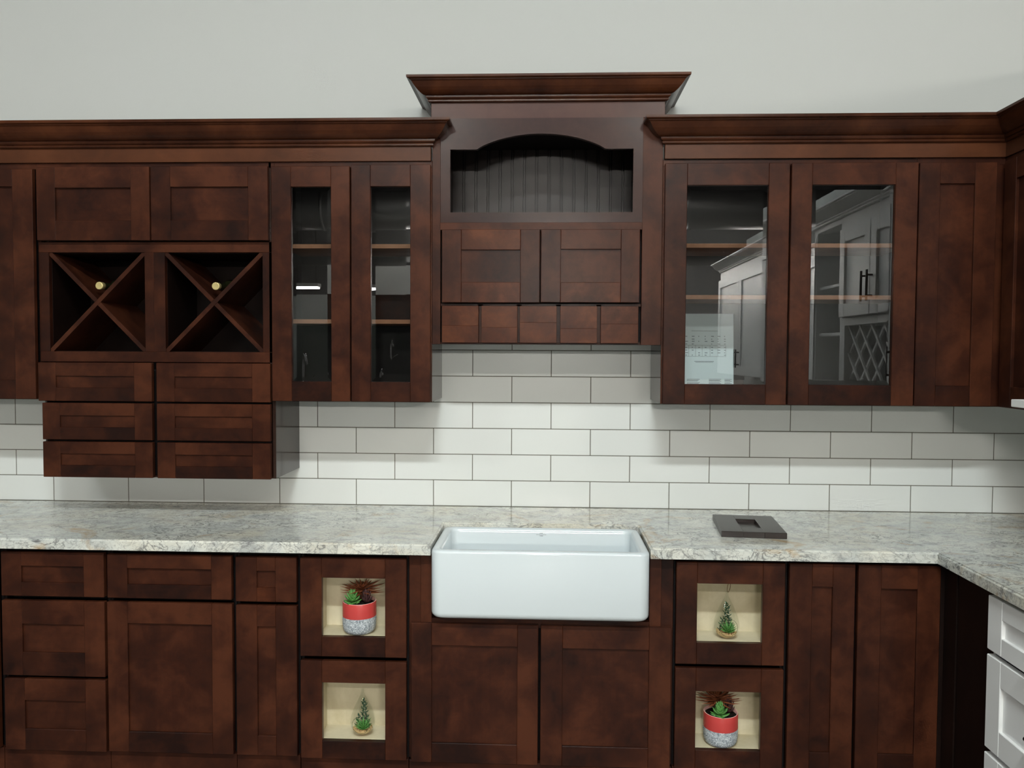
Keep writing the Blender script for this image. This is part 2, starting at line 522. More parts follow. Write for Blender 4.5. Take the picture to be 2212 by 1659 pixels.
# ---------------------------------------------------------------- countertop
ct = bmesh.new()
SX0, SX1, SYB = 1.584, 2.280, -0.312
outl = [(-0.62, -0.002), (-0.62, -0.650), (SX0, -0.650), (SX0, SYB), (SX1, SYB), (SX1, -0.650), (3.1616, -0.650),
        (3.1616, -2.1), (3.856, -2.1), (3.856, -0.002)]
vs = [ct.verts.new((x, y, ZC - 0.034)) for x, y in outl]
f0 = ct.faces.new(vs)
ret = bmesh.ops.extrude_face_region(ct, geom=[f0])
for q in ret['geom']:
    if isinstance(q, bmesh.types.BMVert): q.co.z = ZC
ct.normal_update()
te = [e for e in ct.edges if all(abs(v.co.z - ZC) < 1e-6 for v in e.verts)]
bmesh.ops.bevel(ct, geom=te, offset=0.006, segments=3, affect='EDGES')
cm = MB(); cm.add_bm(ct)
tag(cm.build('granite_countertop', GRANITE), 'L-shaped pale grey granite countertop with dark veins over the base cabinets', 'countertop')

# ---------------------------------------------------------------- upper cabinets
YU, YD = -0.28, -0.30
TU, TD = back_run(YU), back_run(YD)
ZB, ZD, ZF0, ZF1 = 1.346, 2.190, 2.207, 2.257
WALL_TOP = 2.257


def open_box(mb, x0, x1, y0, y1, z0, z1, t=0.016, m=0, T=IDENT, front_open=True):
    """carcass of five boards, open to the front"""
    mb.box(x0, x0 + t, y0, y1, z0, z1, 0.0008, 0, m, T)
    mb.box(x1 - t, x1, y0, y1, z0, z1, 0.0008, 0, m, T)
    mb.box(x0 + t, x1 - t, y0, y1, z0, z0 + t, 0.0008, 1, m, T)
    mb.box(x0 + t, x1 - t, y0, y1, z1 - t, z1, 0.0008, 1, m, T)
    mb.box(x0 + t, x1 - t, y1 - 0.008, y1, z0 + t, z1 - t, 0, 0, m, T)


def closed_body(x0, x1, z0, z1, T, depth, parent, front=0.035, side_mat=WOOD_SIDE):
    """carcass coloured with gap shade, set back from its fronts, with varnished end boards"""
    b = MB()
    b.box(x0 + 0.012, x1 - 0.012, front, depth, z0 + 0.012, z1, 0, 0, 1, T)
    b.box(x0, x0 + 0.012, 0.03, depth, z0, z1, 0.0008, 0, 0, T)
    b.box(x1 - 0.012, x1, 0.03, depth, z0, z1, 0.0008, 0, 0, T)
    b.box(x0 + 0.012, x1 - 0.012, 0.0, depth, z0, z0 + 0.012, 0.0008, 1, 0, T)
    return b.build('body', [side_mat, GAP_SHADE], parent)


BT = 2.21   # top of the carcasses, hidden behind the frieze
DU = 0.278  # depth of the carcasses

# far left cabinet, cut by the frame
c = thing('wall_cabinet', 'dark cherry wall cabinet with one tall door, cut off by the left edge', 'cabinet', (-0.17, 0, ZB))
closed_body(-0.42, 0.0755, ZB, BT, TU, DU, c, 0.03)
MB().box(-0.42, 0.083, -0.0, 0.02, ZD - 0.004, ZF0, 0.0008, 1, T=TU).build('top_rail', WOOD, c)
shaker(TD, -0.345, 0.0765, ZB, 2.183, 0.076, 0.063, 0.07, c)

# wine cabinet
c = thing('wine_cabinet', 'dark cherry wall cabinet with two X-shaped wine cubbies over six small drawers', 'cabinet', (0.52, 0, 1.06))
b = MB()
b.box(0.094, 0.949, 0.035, DU, 1.064, 1.50, 0, 0, 1, TU)
b.box(0.1045, 0.938, 0.035, DU, 1.91, BT, 0, 0, 1, TU)
b.box(0.0925, 0.1045, 0.03, DU, 1.346, BT, 0.0008, 0, 0, TU)
b.box(0.0985, 0.106, -0.0, DU, 1.06, 1.346, 0.0008, 0, 0, TU)
b.box(0.951, 0.963, 0.0, DU, 1.06, 1.346, 0.0008, 0, 0, TU)
b.box(0.941, 0.951, 0.0, DU, 1.35, BT, 0.0008, 0, 0, TU)
b.box(0.107, 0.951, 0.0, DU, 1.06, 1.066, 0.0008, 1, 0, TU)
b.build('body', [WOOD_SIDE, GAP_SHADE], c)
f = MB()
f.box(0.0835, 0.9638, 0, 0.02, ZD - 0.004, ZF0, 0.0008, 1, T=TU)
f.box(0.084, 0.951, 0, 0.02, 1.884, 1.922, 0.0008, 1, T=TU)
f.box(0.084, 0.951, 0, 0.02, 1.484, 1.522, 0.0008, 1, T=TU)
f.box(0.084, 0.1215, 0, 0.02, 1.522, 1.884, 0.0008, 0, T=TU)
f.box(0.480, 0.514, 0, 0.02, 1.522, 1.884, 0.0008, 0, T=TU)
f.box(0.514, 0.5555, 0, 0.02, 1.522, 1.884, 0.0008, 0, T=TU)
f.box(0.9170, 0.951, 0, 0.02, 1.522, 1.884, 0.0008, 0, T=TU)
f.build('face_frame', WOOD, c)
for x0, x1 in ((0.1215, 0.480), (0.5555, 0.917)):
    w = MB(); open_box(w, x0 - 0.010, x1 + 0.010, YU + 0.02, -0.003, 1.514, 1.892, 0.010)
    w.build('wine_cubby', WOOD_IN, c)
    xm, zm = (x0 + x1) / 2, 1.703
    for s in (1, -1):
        hw = (x1 - x0) / 2 + 0.006; hz = 0.181 + 0.006
        L = math.hypot(hw, hz); dx, dz = hw / L, hz / L
        t = 0.0075
        X = MB()
        for a, bb in (((-L, L),) if s > 0 else ((-L, -0.008), (0.008, L))):
            V = []
            for y in (YU + 0.004, -0.012):
                for q, e in ((a, -t), (bb, -t), (bb, t), (a, t)):
                    V.append((xm + s * (dx * q) - s * dz * e, y, zm + dz * q + dx * e))
            X.raw(V, [(0, 1, 2, 3), (7, 6, 5, 4), (0, 4, 5, 1), (1, 5, 6, 2), (2, 6, 7, 3), (3, 7, 4, 0)], 0.0)
        X.build('cross_divider', WOOD, c)
shaker(TD, 0.091, 0.5105, 1.925, ZD, 0.0695, 0.0755, 0.072, c)
shaker(TD, 0.5155, 0.945, 1.925, ZD, 0.0725, 0.0735, 0.072, c)
for zl, zh, xl in ((1.340, 1.4815, 0.086), (1.198, 1.333, 0.0995), (1.0595, 1.1905, 0.0995)):
    rr = (zh - zl - 0.042) / 2
    shaker(TD, xl, 0.511, zl, zh, 0.066, rr, rr, c, 'drawer', rec=0.007)
    shaker(TD, 0.5285, 0.949, zl, zh, 0.067, rr, rr, c, 'drawer', rec=0.007)


def glass_cabinet(label, x0, x1, doors, shelves, loc, frame_l=None):
    c = thing('glass_door_cabinet', label, 'cabinet', loc)
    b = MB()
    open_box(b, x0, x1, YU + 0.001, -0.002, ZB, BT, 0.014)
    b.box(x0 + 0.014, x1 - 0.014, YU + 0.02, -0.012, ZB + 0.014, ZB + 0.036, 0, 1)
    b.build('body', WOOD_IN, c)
    MB().box(x0 - 0.0004, x0 + 0.003, YU + 0.0005, -0.0015, ZB - 0.0004, BT, 0).build('side_panel', WOOD_SIDE, c)
    MB().box(x1 - 0.003, x1 + 0.0004, YU + 0.0005, -0.0015, ZB - 0.0004, BT, 0).build('side_panel', WOOD_SIDE, c)
    f = MB()
    f.box(x0, x1, -0.0005, 0.018, ZD - 0.004, ZF0, 0.0008, 1, T=TU)
    f.box(x0, x0 + 0.02, -0.0005, 0.018, ZB, ZD - 0.004, 0.0008, 0, T=TU)
    f.box(x1 - 0.02, x1, -0.0005, 0.018, ZB, ZD - 0.004, 0.0008, 0, T=TU)
    f.build('face_frame', WOOD, c)
    for a, bb, sl, sr, zt in doors:
        shaker(TD, a, bb, ZB, zt, sr, zt - 2.1155, 1.4175 - ZB, c, 'glass_door', panel=False, glass=True, sl=sl)
    for z in shelves:
        MB().box(x0 + 0.0145, x1 - 0.0145, -0.257, -0.0115, z - 0.0155, z, 0.0008, 1).build('shelf', SHELF_EDGE, c)
    return c


glass_cabinet('narrow cherry wall cabinet with two slim glass doors, left of the arched hood', 0.964, 1.535,
              ((0.957, 1.2415, 0.0715, 0.068, 2.188), (1.2465, 1.532, 0.070, 0.0725, 2.192)), (1.9165, 1.6435), (1.25, 0, ZB))
glass_cabinet('wide cherry wall cabinet with two glass doors, right of the arched hood', 2.3555, 3.2335,
              ((2.3605, 2.7925, 0.0775, 0.072, 2.192), (2.7985, 3.2315, 0.0715, 0.0765, 2.191)), (1.918, 1.735), (2.79, 0, ZB))

# arched centre cabinet
c = thing('hood_cabinet', 'taller cherry centre cabinet with arched niche, two doors and five tiny drawers above the sink', 'cabinet', (1.946, 0, 1.555))
b = MB()
b.box(1.537, 2.354, 0.035, DU, 1.567, 2.000, 0, 0, 1, TU)
b.box(1.537, 2.354, 0.022, DU, 1.556, 1.567, 0.0008, 1, 0, TU)
b.box(1.533, 2.3585, 0.05, DU, 2.31, 2.485, 0, 0, 1, TU)
for xx in (1.5365, 2.3415):
    b.box(xx, xx + 0.012, 0.021, DU, 1.56, 2.255, 0.0008, 0, 0, TU)
b.box(1.532, 1.536, 0.021, DU, 2.26, 2.415, 0, 0, 0, TU)
b.box(2.3555, 2.3595, 0.021, DU, 2.26, 2.415, 0, 0, 0, TU)
b.build('body', [WOOD_SIDE, GAP_SHADE], c)
f = MB()
f.box(1.536, 1.5655, 0, 0.02, 1.555, 2.356, 0.0008, 0, T=TU)
f.box(2.284, 2.3545, 0, 0.02, 1.555, 2.356, 0.0008, 0, T=TU)
f.box(1.5655, 2.284, -0.012, 0.02, 1.962, 1.988, 0.001, 1, T=TU)
f.box(1.5655, 2.284, 0.002, 0.02, 1.555, 1.561, 0.0008, 1, T=TU)
for x in (1.7095, 1.848, 1.990, 2.1335):
    f.box(x - 0.010, x + 0.010, 0.012, 0.025, 1.561, 1.70, 0.0008, 0, T=TU)
f.box(1.5655, 2.284, 0.012, 0.025, 1.692, 1.702, 0.0008, 1, T=TU)
f.build('face_frame', WOOD, c)
MB().box(1.5315, 2.3600, -0.001, 0.02, 2.3565, 2.417, 0.001, 1, T=TU).build('frieze', WOOD_TOPBOARD, c)
# arched panel: outline with an arch cut out
AX0, AX1, AZ0, AZ1 = 1.5665, 2.2835, 1.9885, 2.3565
ox0, ox1, oz0, oz1, ozp = 1.601, 2.250, 2.025, 2.247, 2.3015
arch = []
aL, aR = 1.695, 2.152
for i in range(25):
    t = i / 24
    x = aL + (aR - aL) * t
    arch.append((x, oz1 + (ozp - oz1) * (1 - (2 * t - 1) ** 2) ** 0.85))
hole_top = [(ox0, oz1)] + arch + [(ox1, oz1)]
ap = MB()
V, F = [], []
top = [(x, AZ1) for x, z in hole_top]
top[0] = (AX0, AZ1); top[-1] = (AX1, AZ1)
ya, yb = YU - 0.006, YU + 0.014


def strip(mb, A, B, y0, y1, h=1.0):
    n = len(A)
    V = [(x, y0, z) for x, z in A] + [(x, y0, z) for x, z in B] + [(x, y1, z) for x, z in A] + [(x, y1, z) for x, z in B]
    F = []
    for i in range(n - 1):
        F += [(i, i + 1, n + i + 1, n + i), (2 * n + i, 3 * n + i, 3 * n + i + 1, 2 * n + i + 1),
              (i, 2 * n + i, 2 * n + i + 1, i + 1), (n + i, n + i + 1, 3 * n + i + 1, 3 * n + i)]
    F += [(0, n, 3 * n, 2 * n), (n - 1, 3 * n - 1, 4 * n - 1, 2 * n - 1)]
    mb.raw(V, F, h)


ring_in = hole_top + [(ox1, oz0), (ox0, oz0), (ox0, oz1)]
ring_out = top + [(AX1, AZ0), (AX0, AZ0), (AX0, AZ1)]
strip(ap, ring_in, ring_out, ya, yb)
ap.build('arched_panel', WOOD_PANEL, c, 'smooth panel with an arched opening')
# niche behind the arch: beadboard, floor and sides
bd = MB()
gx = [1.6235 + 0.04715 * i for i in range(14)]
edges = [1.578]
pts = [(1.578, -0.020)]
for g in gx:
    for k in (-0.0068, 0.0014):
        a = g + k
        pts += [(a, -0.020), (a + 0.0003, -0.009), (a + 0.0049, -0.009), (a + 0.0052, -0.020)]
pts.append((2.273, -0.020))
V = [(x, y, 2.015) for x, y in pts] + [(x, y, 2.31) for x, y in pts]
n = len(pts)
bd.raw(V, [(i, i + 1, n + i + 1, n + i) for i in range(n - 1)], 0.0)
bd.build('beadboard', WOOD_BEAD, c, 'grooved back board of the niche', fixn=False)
nb = MB()
nb.box(1.5665, 2.2835, YU + 0.0145, -0.006, 2.003, 2.018, 0.0008, 1)
nb.box(1.5665, 1.5785, YU + 0.0145, -0.006, 2.018, 2.31, 0.0008, 0)
nb.box(2.2715, 2.2835, YU + 0.0145, -0.006, 2.018, 2.31, 0.0008, 0)
nb.build('niche_lining', WOOD_IN, c)
shaker(TD, 1.573, 1.9225, 1.7035, 1.9625, 0.0695, 0.072, 0.0725, c, sl=0.0695, rtm=WOOD_BRIGHT, rbm=WOOD_BRIGHT)
shaker(TD, 1.926, 2.2750, 1.7045, 1.9630, 0.0665, 0.0705, 0.0715, c, sl=0.0705, rbm=WOOD_BRIGHT)
for x0, x1 in ((1.5735, 1.7045), (1.7155, 1.8435), (1.8525, 1.9835), (1.9965, 2.1265), (2.1400, 2.2720)):
    d = MB()
    zsplit = 1.625 + random.uniform(-0.015, 0.02)
    d.box(x0, x1, 0, 0.02, 1.5605, zsplit, 0.0006, 1, T=TD)
    d.box(x0, x1, 0, 0.02, zsplit, 1.6915, 0.0006, 1, T=TD)
    d.build('spice_drawer', WOOD_BRIGHT, c)

# corner cabinet of the back run
c = thing('corner_wall_cabinet', 'cherry wall cabinet with one narrow solid door in the right corner', 'cabinet', (3.38, 0, ZB))
closed_body(3.2345, 3.536, ZB, BT, TU, DU, c, 0.03)
MB().box(3.2345, 3.5345, -0.0, 0.02, ZD - 0.004, ZF0 + 0.004, 0.0008, 1, T=TU).build('top_rail', WOOD, c)
MB().box(3.4995, 3.533, -0.006, 0.02, ZB, ZD - 0.005, 0.0008, 0, T=TU).build('filler_strip', WOOD, c)
shaker(TD, 3.2355, 3.4975, ZB, ZD, 0.073, 0.0725, 0.072, c, sl=0.071)

# dark cabinet on the right-hand leg
XR = 3.535
TRU = right_run(XR)
c = thing('wall_cabinet', 'dark cherry wall cabinet turning the corner onto the right-hand wall', 'cabinet', (3.68, -0.45, ZB))
closed_body(0.284, 0.60, ZB, BT, TRU, 0.30, c, 0.03)
MB().box(0.255, 0.60, 0, 0.02, ZD - 0.004, ZF0 + 0.004, 0.0008, 1, T=TRU).build('top_rail', WOOD, c)
shaker(right_run(XR - 0.02), 0.312, 0.596, ZB, ZD, 0.07, 0.072, 0.072, c)

# crown mouldings with frieze boards
CP = [(-0.012, 0.0), (0.006, 0.0), (0.010, 0.003), (0.0105, 0.008), (0.0085, 0.011), (0.013, 0.0125), (0.0165, 0.017),
      (0.017, 0.0225), (0.0225, 0.0235), (0.028, 0.026), (0.034, 0.0305), (0.041, 0.037), (0.049, 0.046), (0.055, 0.055), (0.0595, 0.0625),
      (0.0615, 0.0655), (0.066, 0.067), (0.0665, 0.0695), (0.074, 0.0715), (0.076, 0.074), (0.076, 0.082), (-0.012, 0.082)]


def crown(parent, path, z0, mat=WOOD_CROWN, k=1.0, name='moulding'):
    m = MB(); m.sweep(path, [(a, z0 + z * k) for a, z in CP])
    return m.build(name, mat, parent)


FY = -0.290
c = thing('crown_molding', 'long dark cherry crown moulding over the left run of wall cabinets', 'moulding', (0.55, -0.28, ZF0))
MB().box(-0.42, 1.5315, FY, -0.262, ZF0, ZF1 + 0.01, 0.0008, 1).build('frieze', WOOD_FRIEZE, c)
crown(c, [(-0.42, FY), (1.5315, FY), (1.5315, YU - 0.0064)], ZF1)
c = thing('crown_molding', 'dark cherry crown moulding over the glass doors at right, turning the corner', 'moulding', (2.95, -0.28, ZF0))
f = MB()
f.box(2.3600, 3.53, FY, -0.262, ZF0 + 0.003, ZF1 + 0.012, 0.0008, 1)
f.box(3.529, 3.553, -0.64, FY, ZF0 + 0.003, ZF1 + 0.012, 0.0008, 1)
f.box(3.49, 3.60, -0.259, -0.24, 2.212, 2.30, 0, 1)
f.box(3.556, 3.575, -0.64, -0.24, 2.212, 2.30, 0, 1)
f.build('frieze', WOOD_FRIEZE, c)
crown(c, [(2.3600, YU - 0.0064), (2.3600, FY), (3.529, FY), (3.529, -0.64)], ZF1 + 0.003)
c = thing('crown_molding', 'short raised cherry crown moulding topping the centre cabinet', 'moulding', (1.946, -0.28, 2.416))
crown(c, [(1.5310, 0.006), (1.5310, YU - 0.003), (2.3605, YU - 0.003), (2.3605, 0.006)], 2.4125, k=0.92)

# ---------------------------------------------------------------- base cabinets
YB = -0.63
TB = back_run(YB)
BZ0, BZ1 = 0.10, 0.879


def base_body(parent, x0, x1, rail_to=0.205, T=None, depth=0.60):
    T = T or back_run(-0.61)
    b = MB()
    b.box(x0 + 0.009, x1 - 0.009, 0.045, depth, BZ0, BZ1, 0, 0, 1, T)
    b.box(x0, x0 + 0.009, 0.012, depth, BZ0, BZ1, 0.0006, 0, 1, T)
    b.box(x1 - 0.009, x1, 0.012, depth, BZ0, BZ1, 0.0006, 0, 1, T)
    b.box(x0, x1, 0.07, depth, 0.001, BZ0, 0, 1, 1, T)
    b.build('body', [WOOD_IN, GAP_SHADE], parent)
    MB().box(x0, x1, -0.002, 0.02, BZ0, rail_to - 0.004, 0.0008, 1, T=T).build('bottom_rail', WOOD, parent)


c = thing('base_cabinet', 'cherry base cabinet beyond the left edge of the picture, mostly cut off', 'cabinet', (-0.2, -0.3, 0))
base_body(c, -0.60, 0.150)
shaker(TB, -0.57, 0.146, 0.205, 0.863, 0.07, 0.07, 0.07, c)

c = thing('drawer_cabinet', 'cherry base cabinet with a stack of three drawers at far left', 'cabinet', (0.33, -0.3, 0))
base_body(c, 0.152, 0.5135)
for zl, zh, r, xl in ((0.7185, 0.8645, 0.046, 0.163), (0.4535, 0.7035, 0.078, 0.163), (0.203, 0.4425, 0.072, 0.167)):
    shaker(TB, xl, 0.5085, zl, zh, 0.068, r, r, c, 'drawer', rec=0.008)

c = thing('base_cabinet', 'cherry base cabinet with one wide drawer over one wide door', 'cabinet', (0.726, -0.3, 0))
base_body(c, 0.515, 0.9385)
shaker(TB, 0.5195, 0.932, 0.718, 0.862, 0.067, 0.0455, 0.0455, c, 'drawer', rec=0.009)
shaker(TB, 0.5175, 0.9335, 0.206, 0.7045, 0.068, 0.070, 0.068, c, rec=0.009)

c = thing('base_cabinet', 'slim cherry base cabinet with narrow drawer and narrow door, left of the niches', 'cabinet', (1.046, -0.3, 0))
base_body(c, 0.940, 1.1505)
shaker(TB, 0.946, 1.146, 0.714, 0.8605, 0.0695, 0.0455, 0.0455, c, 'drawer', rec=0.009, rbm=WOOD_BRIGHT)
shaker(TB, 0.946, 1.146, 0.206, 0.702, 0.0695, 0.070, 0.066, c, rec=0.009)


def niche_cabinet(label, x0, x1, rows, ox, boxx, loc):
    c = thing('display_cabinet', label, 'cabinet', loc)
    T = back_run(-0.61)
    b = MB()
    b.box(x0 + 0.009, x1 - 0.009, 0.13, 0.60, BZ0, BZ1, 0, 0, 1, T)
    b.box(x0, x0 + 0.009, 0.012, 0.60, BZ0, BZ1, 0.0006, 0, 1, T)
    b.box(x1 - 0.009, x1, 0.012, 0.60, BZ0, BZ1, 0.0006, 0, 1, T)
    b.box(x0 + 0.009, x1 - 0.009, 0.045, 0.13, rows[0][3] + 0.03, BZ1, 0, 0, 1, T)
    b.box(x0 + 0.009, x1 - 0.009, 0.045, 0.13, rows[1][3] + 0.03, rows[0][2] - 0.03, 0, 0, 1, T)
    b.box(x0 + 0.009, x1 - 0.009, 0.045, 0.13, BZ0, rows[1][2] - 0.03, 0, 0, 1, T)
    b.box(x0, x1, 0.07, 0.60, 0.001, BZ0, 0, 1, 1, T)
    b.build('body', [WOOD_IN, GAP_SHADE], c)
    MB().box(x0, x1, -0.002, 0.02, BZ0, 0.198, 0.0008, 1, T=T).build('bottom_rail', WOOD, c)
    for zl, zh, o0, o1 in rows:
        shaker(TB, x0 + 0.004, x1 - 0.004, zl, zh, x1 - 0.004 - ox[1], zh - o1, o0 - zl, c, 'niche_frame', panel=False, sl=ox[0] - x0 - 0.004)
        m = MB(); open_box(m, boxx[0] - 0.008, boxx[1] + 0.008, -0.6095, -0.505, o0 - 0.008, o1 + 0.020, 0.008)
        m.build('niche_box', BIRCH, c, 'pale unfinished plywood box')
    return c


niche_cabinet('cherry base cabinet with two open niches, pot above and terrarium below', 1.1535, 1.5075,
              ((0.539, 0.8615, 0.6035, 0.7965), (0.2015, 0.5245, 0.2605, 0.4530)), (1.228, 1.4345), (1.212, 1.450), (1.33, -0.3, 0))
niche_cabinet('cherry base cabinet with two open niches, terrarium above and pot below', 2.3605, 2.7085,
              ((0.5400, 0.8665, 0.6090, 0.7990), (0.2015, 0.5270, 0.2620, 0.4530)), (2.4305, 2.635), (2.416, 2.660), (2.535, -0.3, 0))

c = thing('sink_cabinet', 'wide cherry base cabinet with two doors under the white apron sink', 'cabinet', (1.934, -0.3, 0))
b = MB(); T = back_run(-0.61)
b.box(1.518, 2.349, 0.045, 0.60, BZ0, 0.66, 0, 0, 1, T)
b.box(1.509, 1.518, 0.012, 0.60, BZ0, BZ1, 0.0006, 0, 1, T)
b.box(2.349, 2.3585, 0.012, 0.60, BZ0, BZ1, 0.0006, 0, 1, T)
b.box(1.509, 2.3585, 0.07, 0.60, 0.001, BZ0, 0, 1, 1, T)
b.build('body', [WOOD_IN, GAP_SHADE], c)
f = MB()
f.box(1.5100, 1.5480, -0.002, 0.02, 0.205, BZ1, 0.0008, 0, T=T)
f.box(1.5480, 1.5835, -0.006, 0.02, 0.64, BZ1, 0.0008, 0, T=T)
f.box(2.2820, 2.3190, -0.006, 0.02, 0.64, BZ1, 0.0008, 0, T=T)
f.box(2.3190, 2.3575, -0.002, 0.02, 0.205, BZ1, 0.0008, 0, T=T)
f.box(1.5480, 2.3190, -0.002, 0.02, 0.64, 0.667, 0.0008, 1, T=T)
f.build('face_frame', WOOD, c)
MB().box(1.5100, 2.3575, -0.002, 0.02, BZ0, 0.196, 0.0008, 1, T=T).build('bottom_rail', WOOD, c)
shaker(TB, 1.5185, 1.9285, 0.1985, 0.6550, 0.067, 0.072, 0.0645, c, rec=0.009)
shaker(TB, 1.9365, 2.3510, 0.1985, 0.6545, 0.070, 0.073, 0.0650, c, rec=0.009)

c = thing('base_cabinet', 'slim cherry base cabinet with a full-height narrow door, right of the niches', 'cabinet', (2.82, -0.3, 0))
base_body(c, 2.7105, 2.9250, 0.2)
shaker(TB, 2.7175, 2.9210, 0.1985, 0.8670, 0.069, 0.072, 0.066, c, rec=0.009, sl=0.071)
c = thing('base_cabinet', 'dark cherry corner base cabinet with a full-height door, in shadow by white drawers', 'cabinet', (3.08, -0.3, 0))
base_body(c, 2.9270, 3.1900, 0.2)
shaker(TB, 2.9305, 3.1835, 0.1985, 0.8660, 0.070, 0.074, 0.066, c, rec=0.009, sl=0.071)
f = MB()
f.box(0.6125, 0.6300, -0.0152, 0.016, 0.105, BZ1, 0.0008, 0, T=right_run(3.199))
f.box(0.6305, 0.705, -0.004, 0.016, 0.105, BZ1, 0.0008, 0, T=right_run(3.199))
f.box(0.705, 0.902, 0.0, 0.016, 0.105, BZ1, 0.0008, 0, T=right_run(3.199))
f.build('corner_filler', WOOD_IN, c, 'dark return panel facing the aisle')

# white drawer cabinets on the right-hand leg
TW = right_run(3.178)
XW = 3.198


def white_drawers(label, y0, y1, loc):
    c = thing('drawer_cabinet', label, 'cabinet', loc)
    T = right_run(XW)
    b = MB()
    b.box(y0 + 0.012, y1 - 0.012, 0.03, 0.65, BZ0, BZ1, 0, 0, 1, T)
    b.box(y0, y0 + 0.012, 0.0, 0.65, BZ0, BZ1, 0.0008, 0, 0, T)
    b.box(y1 - 0.012, y1, 0.0, 0.65, BZ0, BZ1, 0.0008, 0, 0, T)
    b.box(y0 + 0.012, y1 - 0.012, 0.0, 0.03, BZ0, 0.116, 0.0008, 0, 0, T)
    b.box(y0, y1, 0.07, 0.65, 0.001, BZ0, 0, 0, 0, T)
    b.build('body', [WHITEP, plain('drawer_gap_shade', (0.05, 0.045, 0.05), 0.6)], c)  # dark core colours in the shade between the white drawer fronts
    for zl, zh in ((0.712, 0.862), (0.436, 0.697), (0.118, 0.421)):
        d = shaker(TW, y0 + 0.004, y1 - 0.004, zl, zh, 0.068, 0.05 if zh > 0.8 else 0.07, 0.05 if zh > 0.8 else 0.07, c, 'drawer', WHITEP, rec=0.010)
        h = MB(); ym = (y0 + y1) / 2; zm = (zl + zh) / 2
        hx0 = y0 + 0.235; hx1 = hx0 + 0.14
        h.tube([(3.178 - 0.026, -hx0, zm), (3.178 - 0.026, -hx1, zm)], 0.006, 10)
        for q in (hx0 + 0.02, hx1 - 0.02):
            h.tube([(3.178 + 0.0, -q, zm), (3.178 - 0.026, -q, zm)], 0.0045, 8)
        h.build('handle', DARKMETAL, d, 'dark bar handle')
    return c


white_drawers('white shaker drawer cabinet at the right edge under the granite', 0.905, 1.50, (3.5, -1.2, 0))
white_drawers('white shaker drawer cabinet nearest the camera on the right-hand leg', 1.503, 2.095, (3.5, -1.8, 0))

# ---------------------------------------------------------------- white wall cabinets of the right-hand leg (seen mirrored in the glass doors)
TRW = right_run(XR); TRWD = right_run(XR - 0.02)


def bar_handle(parent, y, z, L=0.15):
    h = MB(); x = XR - 0.02
    h.tube([(x - 0.028, y, z - L / 2), (x - 0.028, y, z + L / 2)], 0.006, 8)
    for q in (-L / 2 + 0.025, L / 2 - 0.025):
        h.tube([(x, y, z + q), (x - 0.028, y, z + q)], 0.005, 8)
    h.build('handle', DARKMETAL, parent)


def white_upper(label, u0, u1, z0, fronts, loc):
    c = thing('white_wall_cabinet', label, 'cabinet', loc)
    b = MB()
    b.box(u0, u1, 0.0, 0.32, z0, 2.26, 0.001, 0, T=TRW)
    b.build('body', WHITEP, c)
    for a, bb, hz, hs in fronts:
        d = shaker(TRWD, a + 0.003, bb - 0.003, z0 + 0.004, 2.188, 0.07, 0.07, 0.07, c, 'door', WHITEP)
        bar_handle(d, -(bb - 0.035) if hs > 0 else -(a + 0.035), z0 + 0.14)
    return c


c = white_upper('white wall cabinet next to the dark corner with a ledge below', 0.645, 1.00, ZB, ((0.645, 1.00, 0, 1),), (3.7, -0.8, ZB))
MB().box(3.405, 3.534, -1.0, -0.585, 1.364, 1.388, 0.002).build('ledge', WHITEP, c, 'white ledge board')
c = white_upper('white wall cabinet with two doors above a lattice wine rack', 1.00, 1.83, 1.72,
                ((1.00, 1.415, 0, 1), (1.415, 1.83, 0, -1)), (3.7, -1.4, ZB))
f = MB()
open_box(f, 1.00, 1.83, 0.001, 0.32, ZB, 1.718, 0.04, T=TRW)
f.build('rack_box', WHITEP, c)
lt = MB()
for k in range(-3, 8):
    for s in (1, -1):
        u = 1.04 + 0.15 * (k - 2); dz = 0.292; du = 0.30
        a, bq = u, u + du
        if s < 0: a, bq = bq, a
        P = []
        for t in [i / 16 for i in range(17)]:
            uu = a + (bq - a) * t
            if 1.04 <= uu <= 1.79: P.append((uu, ZB + 0.04 + dz * t))
        if len(P) > 2:
            (ua, za), (ub, zb) = P[0], P[-1]
            w = 0.010
            v0 = 0.02 if s > 0 else 0.03
            V = [(u_ + e, v, z_) for v in (v0, v0 + 0.01) for u_, z_, e in ((ua, za, -w), (ua, za, w), (ub, zb, w), (ub, zb, -w))]
            lt.raw(V, [(0, 1, 2, 3), (7, 6, 5, 4), (0, 4, 5, 1), (1, 5, 6, 2), (2, 6, 7, 3), (3, 7, 4, 0)], T=TRW)
lt.build('lattice', WHITEP, c)
c = thing('white_wall_cabinet', 'white wall cabinet with an open front beside the lattice wine rack', 'cabinet', (3.7, -2.05, ZB))
f = MB(); open_box(f, 1.83, 2.28, 0.001, 0.32, ZB, 2.26, 0.03, T=TRW); f.build('body', WHITEP, c)
for z in (1.63, 1.90):
    MB().box(1.861, 2.249, 0.02, 0.31, z, z + 0.016, 0.0008, 1, T=TRW).build('shelf', WHITEP, c)
white_upper('white two-door wall cabinet beyond the open-front cabinet', 2.28, 3.3, ZB, ((2.28, 2.79, 0, 1), (2.79, 3.3, 0, -1)), (3.7, -2.8, ZB))
white_upper('white two-door wall cabinet at the far end of the right-hand wall', 3.3, 4.9, ZB, ((3.3, 4.1, 0, 1), (4.1, 4.9, 0, -1)), (3.7, -4.1, ZB))
c = thing('white_crown_molding', 'white crown moulding along the right-hand wall cabinets', 'moulding', (3.6, -2.8, 2.26))
crown(c, [(3.533, -0.643), (3.533, -4.9), (3.85, -4.9)], 2.2605, WHITEP)

# ---------------------------------------------------------------- sink


